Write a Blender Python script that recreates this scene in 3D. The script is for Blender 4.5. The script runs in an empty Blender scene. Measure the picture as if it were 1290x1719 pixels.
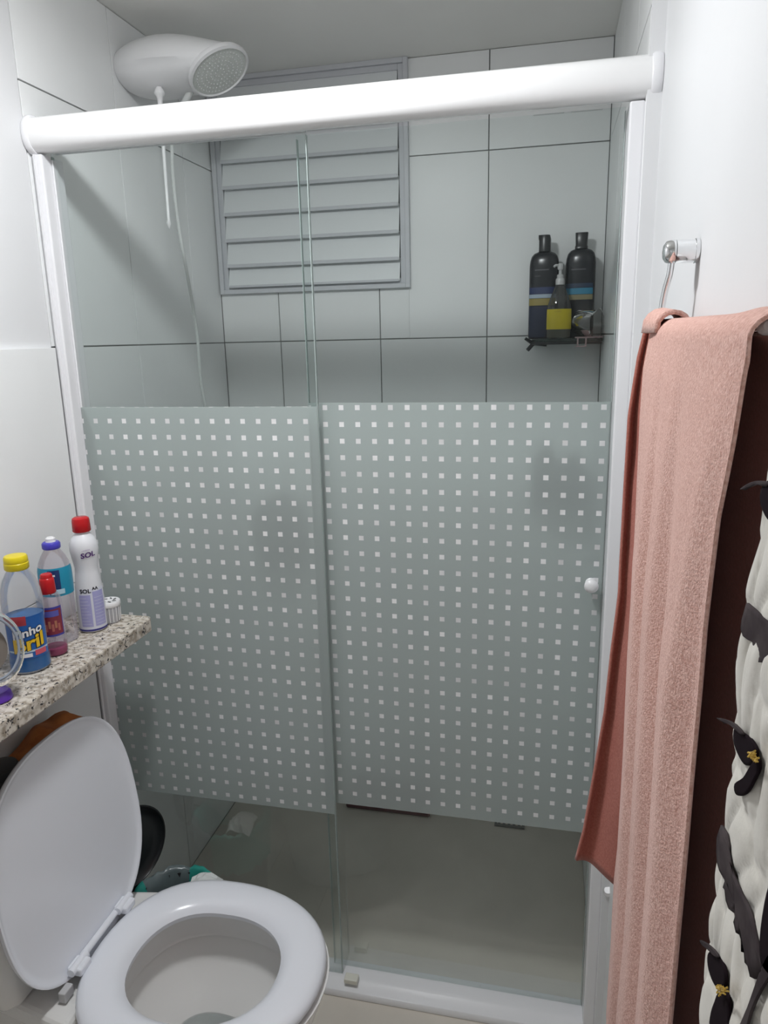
import bpy, math, random
from mathutils import Vector, Matrix, noise
random.seed(7)
C = bpy.context.scene.collection
S = bpy.context.scene
PI = math.pi

# ---------------------------------------------------------------- camera
CP = Vector((0.9915, -1.3766, 1.5062)); FPX = 1217.65
RX = Vector((0.97551963, 0.21875223, -0.02255923)).normalized()
UP = Vector((-0.02959722, 0.23224856, 0.97220605)).normalized()
FW = Vector((-0.21791159, 0.9477384, -0.23303748)).normalized()
cd = bpy.data.cameras.new('camera'); cam = bpy.data.objects.new('camera', cd); C.objects.link(cam)
m = Matrix.Identity(4)
for i in range(3):
    m[i][0] = RX[i]; m[i][1] = UP[i]; m[i][2] = -FW[i]; m[i][3] = CP[i]
cam.matrix_world = m
cd.sensor_fit = 'VERTICAL'; cd.sensor_height = 36; cd.lens = FPX/1719*36; cd.clip_start = 0.02
S.camera = cam
# ---------------------------------------------------------------- world, lamp, exposure
w = bpy.data.worlds.new('world'); S.world = w; w.use_nodes = True
w.node_tree.nodes['Background'].inputs[0].default_value = (0.55, 0.6, 0.7, 1)
w.node_tree.nodes['Background'].inputs[1].default_value = 0.10
LAMP = Vector((0.52, -0.50, 2.165))
ld = bpy.data.lights.new('ceiling_lamp_light', 'POINT'); ld.shadow_soft_size = 0.06
ld.energy = 5.3; ld.color = (0.97, 0.985, 1.0)
lo = bpy.data.objects.new('ceiling_lamp_light', ld); C.objects.link(lo); lo.location = LAMP
ld2 = bpy.data.lights.new('ceiling_lamp_diffuser_light', 'AREA'); ld2.shape = 'DISK'; ld2.size = 0.17; ld2.energy = 8.4; ld2.color = ld.color
lo2 = bpy.data.objects.new('ceiling_lamp_diffuser_light', ld2); C.objects.link(lo2); lo2.location = LAMP + Vector((0, 0, .01))
S.view_settings.view_transform = 'Standard'; S.view_settings.look = 'None'
S.view_settings.exposure = 0.0; S.view_settings.gamma = 1.0; S.view_settings.use_curve_mapping = False
S.cycles.use_denoising = True
S.cycles.max_bounces = 14; S.cycles.diffuse_bounces = 6; S.cycles.glossy_bounces = 4
S.cycles.transmission_bounces = 10; S.cycles.transparent_max_bounces = 24
S.cycles.sample_clamp_indirect = 6.0
S.cycles.caustics_reflective = False; S.cycles.caustics_refractive = False

# ---------------------------------------------------------------- materials
def mat(name, col, rough=0.5, metal=0.0, coat=0.0, spec=0.5, trans=0.0, ior=1.45, sheen=0.0):
    mt = bpy.data.materials.new(name); mt.use_nodes = True
    b = mt.node_tree.nodes['Principled BSDF']
    b.inputs['Base Color'].default_value = (*col, 1); b.inputs['Roughness'].default_value = rough
    b.inputs['Metallic'].default_value = metal; b.inputs['Coat Weight'].default_value = coat
    b.inputs['Specular IOR Level'].default_value = spec
    b.inputs['Transmission Weight'].default_value = trans; b.inputs['IOR'].default_value = ior
    b.inputs['Sheen Weight'].default_value = sheen
    return mt
def N(mt, t): return mt.node_tree.nodes.new(t)
def L(mt, a, b): mt.node_tree.links.new(a, b)
def vary(mt, c1, c2, scale, detail=3, bump=0.0, bscale=None, dist=0.001, lo=.35, hi=.65):
    b = mt.node_tree.nodes['Principled BSDF']
    tc = N(mt, 'ShaderNodeTexCoord')
    n = N(mt, 'ShaderNodeTexNoise'); n.inputs['Scale'].default_value = scale; n.inputs['Detail'].default_value = detail
    L(mt, tc.outputs['Object'], n.inputs['Vector'])
    r = N(mt, 'ShaderNodeValToRGB'); r.color_ramp.elements[0].position = lo; r.color_ramp.elements[1].position = hi
    r.color_ramp.elements[0].color = (*c1, 1); r.color_ramp.elements[1].color = (*c2, 1)
    L(mt, n.outputs['Fac'], r.inputs[0]); L(mt, r.outputs[0], b.inputs['Base Color'])
    if bump:
        n2 = N(mt, 'ShaderNodeTexNoise'); n2.inputs['Scale'].default_value = bscale or scale; n2.inputs['Detail'].default_value = 4
        L(mt, tc.outputs['Object'], n2.inputs['Vector'])
        bp = N(mt, 'ShaderNodeBump'); bp.inputs['Strength'].default_value = bump; bp.inputs['Distance'].default_value = dist
        L(mt, n2.outputs['Fac'], bp.inputs['Height']); L(mt, bp.outputs[0], b.inputs['Normal'])
    return mt
TILE = vary(mat('white_glazed_tile', (.8, .81, .81), .34, spec=.3), (.80, .81, .81), (.84, .85, .85), 3)
GROUT = mat('grey_grout', (.27, .275, .27), .85)
GROUTW = mat('white_grout', (.55, .55, .54), .85)
PAINT = vary(mat('white_wall_paint', (.8, .8, .81), .55), (.70, .705, .715), (.73, .735, .745), 2, bump=.15, bscale=60)
CEIL = vary(mat('ceiling_paint', (.7, .7, .69), .7), (.82, .82, .79), (.86, .86, .83), 2.5, bump=.1, bscale=40)
FLOORT = vary(mat('beige_floor_tile', (.5, .46, .41), .32), (.62, .575, .51), (.68, .63, .56), 6)
FGROUT = mat('beige_grout', (.44, .40, .36), .8)
ALU = mat('white_enamelled_aluminium', (.80, .80, .82), .22)
RAILM = mat('glossy_white_rail', (.84, .84, .84), .16, coat=.3)
WPLAS = mat('white_plastic', (.78, .78, .79), .28)
SEATM = mat('white_seat_plastic', (.78, .80, .85), .2)
CERAM = mat('white_ceramic', (.80, .795, .78), .12)
WINM = mat('grey_white_window_aluminium', (.58, .59, .62), .4)
BLADE = mat('frosted_louvre_blade', (.76, .78, .79), .4)
CHROME = mat('chrome', (.82, .83, .84), .07, metal=1)
BLACKP = mat('black_plastic', (.012, .013, .015), .28)
DGREY = mat('dark_grey_plastic', (.035, .036, .038), .4)
GOLD = mat('gold_thread', (.55, .36, .06), .5)
def flat(name, col, rough=.4): return mat(name, col, rough)

def glassy(name, tint, gloss_rough=.02, strength=1.0, haze=None):
    """thin clear sheet: tinted transparent + fresnel gloss"""
    mt = bpy.data.materials.new(name); mt.use_nodes = True
    nt = mt.node_tree; nt.nodes.clear()
    out = N(mt, 'ShaderNodeOutputMaterial'); tr = N(mt, 'ShaderNodeBsdfTransparent'); tr.inputs[0].default_value = (*tint, 1)
    gl = N(mt, 'ShaderNodeBsdfGlossy'); gl.inputs['Roughness'].default_value = gloss_rough
    gl.inputs['Color'].default_value = (1, 1, 1, 1)
    fr = N(mt, 'ShaderNodeFresnel'); fr.inputs[0].default_value = 1.45
    mu = N(mt, 'ShaderNodeMath'); mu.operation = 'MULTIPLY'; mu.inputs[1].default_value = strength
    mx = N(mt, 'ShaderNodeMixShader')
    L(mt, fr.outputs[0], mu.inputs[0]); L(mt, mu.outputs[0], mx.inputs[0])
    src = tr
    if haze:
        df = N(mt, 'ShaderNodeBsdfDiffuse'); df.inputs[0].default_value = (*haze[1], 1)
        m2 = N(mt, 'ShaderNodeMixShader'); m2.inputs[0].default_value = haze[0]
        L(mt, tr.outputs[0], m2.inputs[1]); L(mt, df.outputs[0], m2.inputs[2]); src = m2
    L(mt, src.outputs[0], mx.inputs[1]); L(mt, gl.outputs[0], mx.inputs[2]); L(mt, mx.outputs[0], out.inputs[0])
    return mt
GLASS = glassy('green_tinted_clear_glass', (.950, .972, .967), strength=.28, haze=(.004, (.75, .85, .82)))
GEDGE = mat('green_glass_edge', (.40, .47, .455), .2)
CLEAR = glassy('clear_plastic', (.97, .972, .978), .04, .6, haze=(.02, (.8, .8, .82)))
CLEARV = glassy('clear_violet_plastic', (.955, .93, .96), .04, .6, haze=(.03, (.75, .66, .76)))
CLEARD = glassy('smoky_clear_plastic', (.62, .62, .60), .06, .9, haze=(.06, (.4, .4, .4)))

def frost_material(name, z_first, x_first, pitch=.0333, dot=.0098):
    mt = bpy.data.materials.new(name); mt.use_nodes = True
    nt = mt.node_tree; nt.nodes.clear()
    out = N(mt, 'ShaderNodeOutputMaterial')
    rf = N(mt, 'ShaderNodeBsdfGlass'); rf.inputs['Roughness'].default_value = .22; rf.inputs['IOR'].default_value = 1.22
    rf.inputs['Color'].default_value = (.93, .965, .96, 1)
    tl = N(mt, 'ShaderNodeBsdfTranslucent'); tl.inputs[0].default_value = (.90, .94, .93, 1)
    df = N(mt, 'ShaderNodeBsdfDiffuse'); df.inputs[0].default_value = (.84, .93, .91, 1)
    tr = N(mt, 'ShaderNodeBsdfTransparent'); tr.inputs[0].default_value = (.9, .94, .93, 1)
    def mix(f, a, b):
        x = N(mt, 'ShaderNodeMixShader')
        if isinstance(f, float): x.inputs[0].default_value = f
        else: L(mt, f, x.inputs[0])
        L(mt, a.outputs[0], x.inputs[1]); L(mt, b.outputs[0], x.inputs[2]); return x
    a = mix(.18, rf, tl); a = mix(.31, a, df); a = mix(.06, a, tr)
    tc = N(mt, 'ShaderNodeTexCoord'); sp = N(mt, 'ShaderNodeSeparateXYZ'); L(mt, tc.outputs['Object'], sp.inputs[0])
    def stripe(sock, off):
        a1 = N(mt, 'ShaderNodeMath'); a1.operation = 'SUBTRACT'; L(mt, sock, a1.inputs[0]); a1.inputs[1].default_value = off - pitch*40.5
        a2 = N(mt, 'ShaderNodeMath'); a2.operation = 'MODULO'; L(mt, a1.outputs[0], a2.inputs[0]); a2.inputs[1].default_value = pitch
        a3 = N(mt, 'ShaderNodeMath'); a3.operation = 'SUBTRACT'; L(mt, a2.outputs[0], a3.inputs[0]); a3.inputs[1].default_value = pitch/2
        a4 = N(mt, 'ShaderNodeMath'); a4.operation = 'ABSOLUTE'; L(mt, a3.outputs[0], a4.inputs[0])
        a5 = N(mt, 'ShaderNodeMath'); a5.operation = 'LESS_THAN'; L(mt, a4.outputs[0], a5.inputs[0]); a5.inputs[1].default_value = dot/2
        return a5
    s1 = stripe(sp.outputs[0], x_first); s2 = stripe(sp.outputs[2], z_first)
    mm = N(mt, 'ShaderNodeMath'); mm.operation = 'MULTIPLY'; L(mt, s1.outputs[0], mm.inputs[0]); L(mt, s2.outputs[0], mm.inputs[1])
    fm = N(mt, 'ShaderNodeMath'); fm.operation = 'LESS_THAN'; L(mt, sp.outputs[1], fm.inputs[0]); fm.inputs[1].default_value = -.005
    mm_ = N(mt, 'ShaderNodeMath'); mm_.operation = 'MULTIPLY'; L(mt, mm.outputs[0], mm_.inputs[0]); L(mt, fm.outputs[0], mm_.inputs[1]); mm = mm_
    # wear of the white print: some squares fainter than others
    wn = N(mt, 'ShaderNodeTexNoise'); wn.inputs['Scale'].default_value = 14; L(mt, tc.outputs['Object'], wn.inputs['Vector'])
    mr = N(mt, 'ShaderNodeMapRange'); L(mt, wn.outputs['Fac'], mr.inputs[0])
    mr.inputs[1].default_value = .35; mr.inputs[2].default_value = .65; mr.inputs[3].default_value = .62; mr.inputs[4].default_value = .82
    wd = N(mt, 'ShaderNodeBsdfDiffuse'); wd.inputs[0].default_value = (.74, .78, .775, 1)
    L(mt, mr.outputs[0], wd.inputs[0])
    a = mix(mm.outputs[0], a, wd)
    L(mt, a.outputs[0], out.inputs[0]); return mt

# granite
GRAN = mat('speckled_granite', (.55, .5, .42), .25)
def _gran():
    mt = GRAN; b = mt.node_tree.nodes['Principled BSDF']; tc = N(mt, 'ShaderNodeTexCoord')
    n1 = N(mt, 'ShaderNodeTexNoise'); n1.inputs['Scale'].default_value = 90; n1.inputs['Detail'].default_value = 5
    r1 = N(mt, 'ShaderNodeValToRGB'); e = r1.color_ramp.elements
    e[0].position = .38; e[0].color = (.34, .29, .23, 1); e[1].position = .58; e[1].color = (.66, .61, .54, 1)
    L(mt, tc.outputs['Object'], n1.inputs['Vector']); L(mt, n1.outputs['Fac'], r1.inputs[0])
    n2 = N(mt, 'ShaderNodeTexNoise'); n2.inputs['Scale'].default_value = 105; n2.inputs['Detail'].default_value = 3; n2.inputs['Roughness'].default_value = .6
    n2.inputs['Distortion'].default_value = .8
    L(mt, tc.outputs['Object'], n2.inputs['Vector'])
    r2 = N(mt, 'ShaderNodeValToRGB'); r2.color_ramp.elements[0].position = .595; r2.color_ramp.elements[1].position = .62
    L(mt, n2.outputs['Fac'], r2.inputs[0])
    mx = N(mt, 'ShaderNodeMix'); mx.data_type = 'RGBA'; L(mt, r2.outputs[0], mx.inputs[0]); L(mt, r1.outputs[0], mx.inputs[6])
    mx.inputs[7].default_value = (.035, .032, .035, 1); L(mt, mx.outputs[2], b.inputs['Base Color'])
_gran()
def terry(name, c1, c2, dist=.0016):
    mt = mat(name, c1, .95, spec=.1, sheen=.25)
    return vary(mt, c1, c2, 330, 2, bump=.9, bscale=560, dist=dist)
TERRY = terry('pink_terry', (.60, .325, .265), (.76, .485, .42), .0015)
TERRY_SHADE = terry('shaded_terracotta_cloth', (.36, .115, .085), (.42, .145, .11), .0005)  # dark red of the rear towel layers, their shade mixed into the colour

# ---------------------------------------------------------------- mesh helpers
class MB:
    def __init__(s): s.v = []; s.f = []; s.mi = []
    def add(s, vs, fs, mi=0):
        n = len(s.v); s.v += [tuple(x) for x in vs]; s.f += [tuple(i+n for i in f) for f in fs]; s.mi += [mi]*len(fs); return s
    def box(s, lo, hi, mi=0):
        x0, y0, z0 = lo; x1, y1, z1 = hi
        return s.add([(x0,y0,z0),(x1,y0,z0),(x1,y1,z0),(x0,y1,z0),(x0,y0,z1),(x1,y0,z1),(x1,y1,z1),(x0,y1,z1)],
                     [(0,3,2,1),(4,5,6,7),(0,1,5,4),(1,2,6,5),(2,3,7,6),(3,0,4,7)], mi)
    def loft(s, rings, closed=True, cap0=True, cap1=True, mi=0):
        n = len(rings[0]); vs = [p for r in rings for p in r]; fs = []
        for i in range(len(rings)-1):
            for j in range(n if closed else n-1):
                k = (j+1) % n
                fs.append((i*n+j, i*n+k, (i+1)*n+k, (i+1)*n+j))
        if cap0: fs.append(tuple(range(n-1, -1, -1)))
        if cap1: fs.append(tuple((len(rings)-1)*n+j for j in range(n)))
        return s.add(vs, fs, mi)
    def lathe(s, prof, c=(0,0,0), n=28, sx=1, sy=1, rot=0, cap0=True, cap1=True, mi=0):
        rings = []
        for r, z in prof:
            rg = []
            for j in range(n):
                a = 2*PI*j/n; x = r*sx*math.cos(a); y = r*sy*math.sin(a)
                rg.append((c[0]+x*math.cos(rot)-y*math.sin(rot), c[1]+x*math.sin(rot)+y*math.cos(rot), c[2]+z))
            rings.append(rg)
        return s.loft(rings, True, cap0, cap1, mi)
    def tube(s, pts, r, n=12, mi=0):
        pts = [Vector(p) for p in pts]; rings = []
        t = (pts[1]-pts[0]).normalized(); a = Vector((0,0,1)) if abs(t.z) < .9 else Vector((1,0,0))
        u = t.cross(a).normalized()
        for i, p in enumerate(pts):
            t = (pts[min(i+1, len(pts)-1)]-pts[max(i-1, 0)]).normalized()
            u = (u - t*u.dot(t)).normalized(); v = t.cross(u)
            rr = r[i] if isinstance(r, (list, tuple)) else r
            rings.append([p+u*rr*math.cos(2*PI*j/n)+v*rr*math.sin(2*PI*j/n) for j in range(n)])
        return s.loft(rings, mi=mi)
    def grid(s, rows, mi=0):
        return s.loft(rows, closed=False, cap0=False, cap1=False, mi=mi)
    def build(s, name, m, parent=None, smooth=True, bevel=0, origin=None, solid=0, label=None, bseg=2, autosm=None):
        o0 = Vector(origin) if origin is not None else (parent['_o'] if False else Vector((0,0,0)))
        me = bpy.data.meshes.new(name); me.from_pydata([tuple(Vector(v)-o0) for v in s.v], [], s.f); me.update()
        for mm_ in (m if isinstance(m, (list, tuple)) else [m]): me.materials.append(mm_)
        for p, i in zip(me.polygons, s.mi): p.material_index = i; p.use_smooth = smooth
        o = bpy.data.objects.new(name, me); C.objects.link(o)
        o.location = o0
        if parent is not None:
            o.parent = parent; o.location = o0 - world_loc(parent)
        if solid:
            md = o.modifiers.new('solid', 'SOLIDIFY'); md.thickness = solid; md.offset = 0
        if bevel:
            md = o.modifiers.new('bevel', 'BEVEL'); md.width = bevel; md.segments = bseg; md.limit_method = 'ANGLE'; md.angle_limit = math.radians(40)
        if smooth:
            me.set_sharp_from_angle(angle=math.radians(autosm or 42))
        if label: o['label'] = label
        return o
def world_loc(o):
    v = Vector(o.location); p = o.parent
    while p: v += Vector(p.location); p = p.parent
    return v
def thing(name, label, cat, loc=(0,0,0), group=None):
    o = bpy.data.objects.new(name, None); C.objects.link(o); o.location = loc; o.empty_display_size = .02
    o['label'] = label; o['category'] = cat
    if group: o['group'] = group
    return o
def tag(o, label, cat, group=None):
    o['label'] = label; o['category'] = cat
    if group: o['group'] = group
    return o
def struct(o): o['kind'] = 'structure'; return o
def at(px, py, ax, v):
    """point of the place where the line of sight of photo pixel (px,py) meets the plane ax = v"""
    d = FW + RX*((px-645)/FPX) - UP*((py-859.5)/FPX); i = 'xyz'.index(ax)
    return CP + d*((v-CP[i])/d[i])
def lerp(a, b, t): return a+(b-a)*t
def interp(tab, z):
    tab = sorted(tab)
    if z <= tab[0][0]: return tab[0][1]
    for (a, b), (c, d) in zip(tab, tab[1:]):
        if z <= c: return b+(d-b)*(z-a)/(c-a)
    return tab[-1][1]

# ================================================================ STRUCTURE
W, D, ZC = 1.127, .776, 2.24
XR = 1.15; YB = -2.0
ROWS = [0.0, .520, 1.0117, 1.5034, 1.995, ZC]
_tm = {}
def tile_mesh(sx, sy, sz, m, ch=.0004):
    k = (round(sx, 4), round(sy, 4), round(sz, 4), m.name)
    if k not in _tm:
        b = MB()
        dims = [sx, sy, sz]; ax = dims.index(min(dims))
        # chamfered front face on both sides
        u, v = [i for i in range(3) if i != ax]
        def ring(t, ins):
            r = []
            for a, c in ((-1,-1),(1,-1),(1,1),(-1,1)):
                p = [0,0,0]; p[ax] = t; p[u] = a*(dims[u]/2-ins); p[v] = c*(dims[v]/2-ins); r.append(tuple(p))
            return r
        h = dims[ax]/2
        b.loft([ring(-h, ch), ring(-h+ch, 0), ring(h-ch, 0), ring(h, ch)])
        me = bpy.data.meshes.new('tile'); me.from_pydata(b.v, [], b.f); me.update(); me.materials.append(m)
        import bmesh
        bm = bmesh.new(); bm.from_mesh(me); bmesh.ops.recalc_face_normals(bm, faces=bm.faces); bm.to_mesh(me); bm.free()
        _tm[k] = me
    return _tm[k]
def put_tile(parent, lo, hi, m, gap=.0032, name='tile'):
    dims = [hi[i]-lo[i] for i in range(3)]; ax = dims.index(min(dims))
    d2 = [dims[i]-(gap if i != ax else 0) for i in range(3)]
    o = bpy.data.objects.new(name, tile_mesh(*d2, m)); C.objects.link(o)
    o.parent = parent; o.location = Vector([(lo[i]+hi[i])/2 for i in range(3)]) - world_loc(parent)
    return o
T = .006
def body(name, lo, hi, m, o=None):
    c = [(lo[i]+hi[i])/2 for i in range(3)]
    return struct(MB().box(lo, hi).build(name, m, smooth=False, origin=c))
YD = -.05   # where the tiled shower recess begins
wl = body('wall_left', (-.12, YD, -.1), (-T+.001, D+.12, ZC+.1), GROUT)
for r0, r1 in zip(ROWS, ROWS[1:]):
    for a, b in ((YD+.002, .282), (.282, .595), (.595, D)):
        put_tile(wl, (-T, a, r0), (0, b, r1), TILE)
wb = body('wall_back', (-T, D+T-.001, -.1), (W+T, D+.12, ZC+.1), GROUT)
XS = [0, .1853, .4983, .8113, W]
WX0, WX1, WZ0 = .006, .588, 1.648
for r0, r1 in zip(ROWS, ROWS[1:]):
    for a, b in zip(XS, XS[1:]):
        if r0 < WZ0 < r1 and a < WX1-.01:      # tiles cut round the window
            put_tile(wb, (a, D, r0), (min(b, WX1) if b < WX1 else b, D+T, WZ0), TILE) if b <= WX1 else None
            if b > WX1:
                put_tile(wb, (a, D, r0), (WX1, D+T, WZ0), TILE); put_tile(wb, (WX1-.0026, D, r0), (b, D+T, r1), TILE, gap=.0026)
        elif r0 >= WZ0 and a < WX1:
            if b > WX1: put_tile(wb, (WX1, D, r0), (b, D+T, r1), TILE)
        else: put_tile(wb, (a, D, r0), (b, D+T, r1), TILE)
wr = body('wall_right', (W+T-.001, YD, -.1), (1.30, D+.12, ZC+.1), GROUT)
for r0, r1 in zip(ROWS, ROWS[1:]):
    for a, b in ((YD+.002, .15), (.15, .463), (.463, D)):
        put_tile(wr, (W, a, r0), (W+T, b, r1), TILE)
struct(MB().box((W+.0005, YD-.0012, 0), (XR+.001, YD+.0015, ZC)).build('trim_1', PAINT, smooth=False, origin=(1.138, YD, 1)))
# dry side of the room: paint above, tile wainscot below
wl2 = body('wall_left_dry', (-.12, YB-.1, -.1), (0, YD, ZC+.1), PAINT)
wr2 = body('wall_right_dry', (XR, YB-.1, -.1), (1.30, YD, ZC+.1), PAINT)
ys = [YD, YD-.313, YD-.626, YD-.939, YD-1.252, YD-1.565, YB]
for r0, r1 in zip(ROWS[:3], ROWS[1:4]):
    for b, a in zip(ys, ys[1:]):
        put_tile(wl2, (.0005, a, r0), (.0105, b, r1), TILE, gap=.0024)
        put_tile(wr2, (XR-.009, a, r0), (XR-.0005, b, r1), TILE, gap=.0024)
wc = body('wall_camera_side', (-.12, YB-.1, -.1), (1.30, YB, ZC+.1), PAINT)
ce = body('ceiling', (-.12, YB-.1, ZC), (1.30, D+.12, ZC+.1), CEIL)
fl = body('floor', (-.12, YB-.1, -.10), (1.30, D+.12, -.008), FGROUT)
put_tile(fl, (0, -.03, -.008), (W, D, 0), FLOORT, gap=.0008)
for a, b in ((0.0, .42), (.42, XR)):
    for c, d in ((-.63, -.03), (-1.23, -.63), (-1.83, -1.23), (YB, -1.83)):
        put_tile(fl, (a, c, -.008), (b, d, 0), FLOORT, gap=.002)

# ---------------------------------------------------------------- window with louvres
wf = MB()
x0, x1, z0, z1 = .004, .592, 1.646, ZC
yf0, yf1 = D-.010, D+.004
fw = .013
def frame(b, x0, x1, z0, z1, t, ya, yb):
    b.box((x0, ya, z0), (x0+t, yb, z1)); b.box((x1-t, ya, z0), (x1, yb, z1))
    b.box((x0+t, ya, z0), (x1-t, yb, z0+t)); b.box((x0+t, ya, z1-t), (x1-t, yb, z1))
frame(wf, x0, x1, z0, z1, fw, D-.014, D+.006)
win = struct(wf.build('window_1', WINM, smooth=False, bevel=.0015, origin=((x0+x1)/2, D, (z0+z1)/2)))
b = MB(); frame(b, x0+fw, x1-fw, z0+fw, z1-fw, .015, D-.006, D+.005); b.build('inner_frame', WINM, win, smooth=False, bevel=.0012, origin=((x0+x1)/2, D, 1.95))
lv = [1.667, 1.7244, 1.7969, 1.8697, 1.9429, 2.0134, 2.0857, 2.158, 2.212]
for i, (a, c) in enumerate(zip(lv, lv[1:])):
    b = MB()
    # each blade: tilted glass slat, lower edge towards the room
    ya, yb = D-.013, D+.0045
    b.loft([[(x0+.03, ya, a), (x0+.03, ya-.003, a-.001), (x0+.03, yb-.003, c-.001+.006), (x0+.03, yb, c+.006)],
            [(x1-.03, ya, a), (x1-.03, ya-.003, a-.001), (x1-.03, yb-.003, c-.001+.006), (x1-.03, yb, c+.006)]])
    b.build('louvre_blade', BLADE, win, smooth=False, origin=((x0+x1)/2, D, (a+c)/2))
    b = MB(); b.box((x0+.032, ya-.0045, a-.003), (x1-.032, ya+.001, a+.007 if i else a+.004)); b.build('blade_rail', WINM, win, smooth=False, bevel=.001, origin=((x0+x1)/2, ya, a))

# ================================================================ SHOWER ENCLOSURE
def elprof(cy, cz, ry, rz, n=36, p=2.3):
    r = []
    for j in range(n):
        a = 2*PI*j/n; c, s = math.cos(a), math.sin(a)
        r.append((cy+ry*math.copysign(abs(c)**(2/p), c), cz+rz*math.copysign(abs(s)**(2/p), s)))
    return r
rail = thing('shower_door_rail', 'thick glossy white rounded rail across the top of the shower doors', 'rail', (.57, -.03, 1.9))
RCY, RCZ = -.030, 1.900
pr_ = elprof(RCY, RCZ, .029, .0315)
MB().loft([[(x, y, z) for y, z in pr_] for x in (.0135, XR-.0165)]).build('rail_body', RAILM, rail, origin=(.57, -.03, 1.9))
for xa, xb in ((.0007, .014), (XR-.017, XR-.0006)):
    pe = elprof(RCY, RCZ, .0325, .036)
    pe2 = elprof(RCY, RCZ, .0305, .034)
    o = MB().loft([[(xa, y, z) for y, z in pe2], [(lerp(xa, xb, .2), y, z) for y, z in pe], [(lerp(xa, xb, .8), y, z) for y, z in pe], [(xb, y, z) for y, z in pe2]]).build('end_cap', ALU, rail, origin=(xa, -.03, 1.9))
MB().box((.03, -.018, 1.871), (.548, -.0125, 1.876)).box((.03, -.004, 1.871), (.548, 0, 1.876)).build('glass_channel', ALU, rail, smooth=False, origin=(.3, -.01, 1.868))
# wall profiles
def profile(name, lab, xa, xb, sgn):
    b = MB(); b.box((xa, -.040, .0305), (xb, .026, 1.866))
    t = tag(b.build(name, ALU, smooth=False, bevel=.003, origin=((xa+xb)/2, -.01, .03)), lab, 'profile')
    return t
pl = profile('wall_profile', 'tall white aluminium jamb at the left end of the shower door', .0012, .024, 1)
MB().box((.0245, -.013, .04), (.0285, .002, 1.86)).build('glazing_bead', ALU, pl, smooth=False, bevel=.001, origin=(.026, -.006, .95))
MB().box((.0108, -.0475, .031), (.014, -.0405, 1.864)).build('edge_strip', ALU, pl, smooth=False, origin=(.012, -.044, .95))
prr = profile('wall_profile', 'tall white aluminium jamb at the right end, beside the pink towel', 1.1035, 1.1268, -1)
MB().box((1.1262, -.0405, .031), (XR-.0095, -.020, 1.864)).build('filler_strip', ALU, prr, smooth=False, bevel=.002, origin=(1.138, -.04, .95))
b = MB(); b.box((1.094, -.034, .88), (1.103, -.0405, .93)); 
_p = at(1022, 1496, 'y', -.052)
b = MB(); b.tube([_p+Vector((.004, .0112, -.012)), _p+Vector((.002, .004, -.004)), _p, _p+Vector((-.002, -.004, .006))], [.006, .010, .011, .007], 14); tag(b.build('door_stop', WPLAS, origin=_p), 'small white plastic stopper on the right jamb just below the towel corner', 'stopper')
# bottom track
tr = thing('bottom_track', 'white aluminium sill track along the floor under the shower glass', 'track', (.57, -.02, 0))
pf = [(-.046, .0006), (-.048, .010), (-.044, .018), (-.030, .0225), (-.020, .027), (-.012, .0305), (.030, .0305), (.034, .026), (.034, .0006)]
MB().loft([[(x, y, z) for y, z in pf] for x in (.012, XR-.012)]).build('track_body', ALU, tr, smooth=True, origin=(.57, -.02, 0), bevel=.001)
MB().box((.56, -.0365, .031), (.592, -.0155, .043)).build('door_guide', mat('ivory_plastic', (.75, .74, .66), .4), tr, smooth=False, bevel=.0015, origin=(.576, -.025, .03), label='small ivory plastic door guide')
# glass panels
def pane(name, label, x0, x1, y, zb0, zb1, fx, fz):
    t = thing(name, label, 'shower door', ((x0+x1)/2, y, .032))
    MB().box((x0, y-.004, .032), (x1, y+.004, 1.872)).build('glass_pane', GLASS, t, smooth=False, origin=(x0, y, 0))
    for xx in (x0-.0002, x1-.0011): MB().box((xx, y-.0043, .033), (xx+.0013, y+.0043, 1.866)).build('polished_edge', GEDGE, t, smooth=False, origin=(xx, y, .95))
    f = MB().box((x0+.001, y-.0056, zb0), (x1-.001, y-.0044, zb1)).build('frosted_band', frost_material('frosted_print', fz, fx), t, smooth=False, origin=(0, y, 0), label='frosted band printed with rows of small white squares')
    return t
g1 = pane('fixed_glass_panel', 'left clear glass panel with frosted band of white squares', .0245, .549, -.0075, .468, 1.379, .5235, 1.3498)
g2 = pane('sliding_glass_door', 'right sliding glass door with frosted band and round white knob', .522, 1.102, .0175, .480, 1.384, .5565, 1.3745)
b = MB(); kx, ky, kz = 1.0805, .0125, 1.036
def hl(prof, c, n=20):  # lathe along -y
    rings = []
    for r, d in prof: rings.append([(c[0]+r*math.cos(2*PI*j/n), c[1]-d, c[2]+r*math.sin(2*PI*j/n)) for j in range(n)])
    return rings
b.loft(hl([(.010, 0), (.011, .003), (.008, .006), (.0085, .011), (.0128, .017), (.0135, .022), (.010, .027), (.004, .029)], (kx, ky, kz)))
b.build('door_knob', WPLAS, g2, origin=(kx, ky, kz), label='round white door knob')

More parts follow.
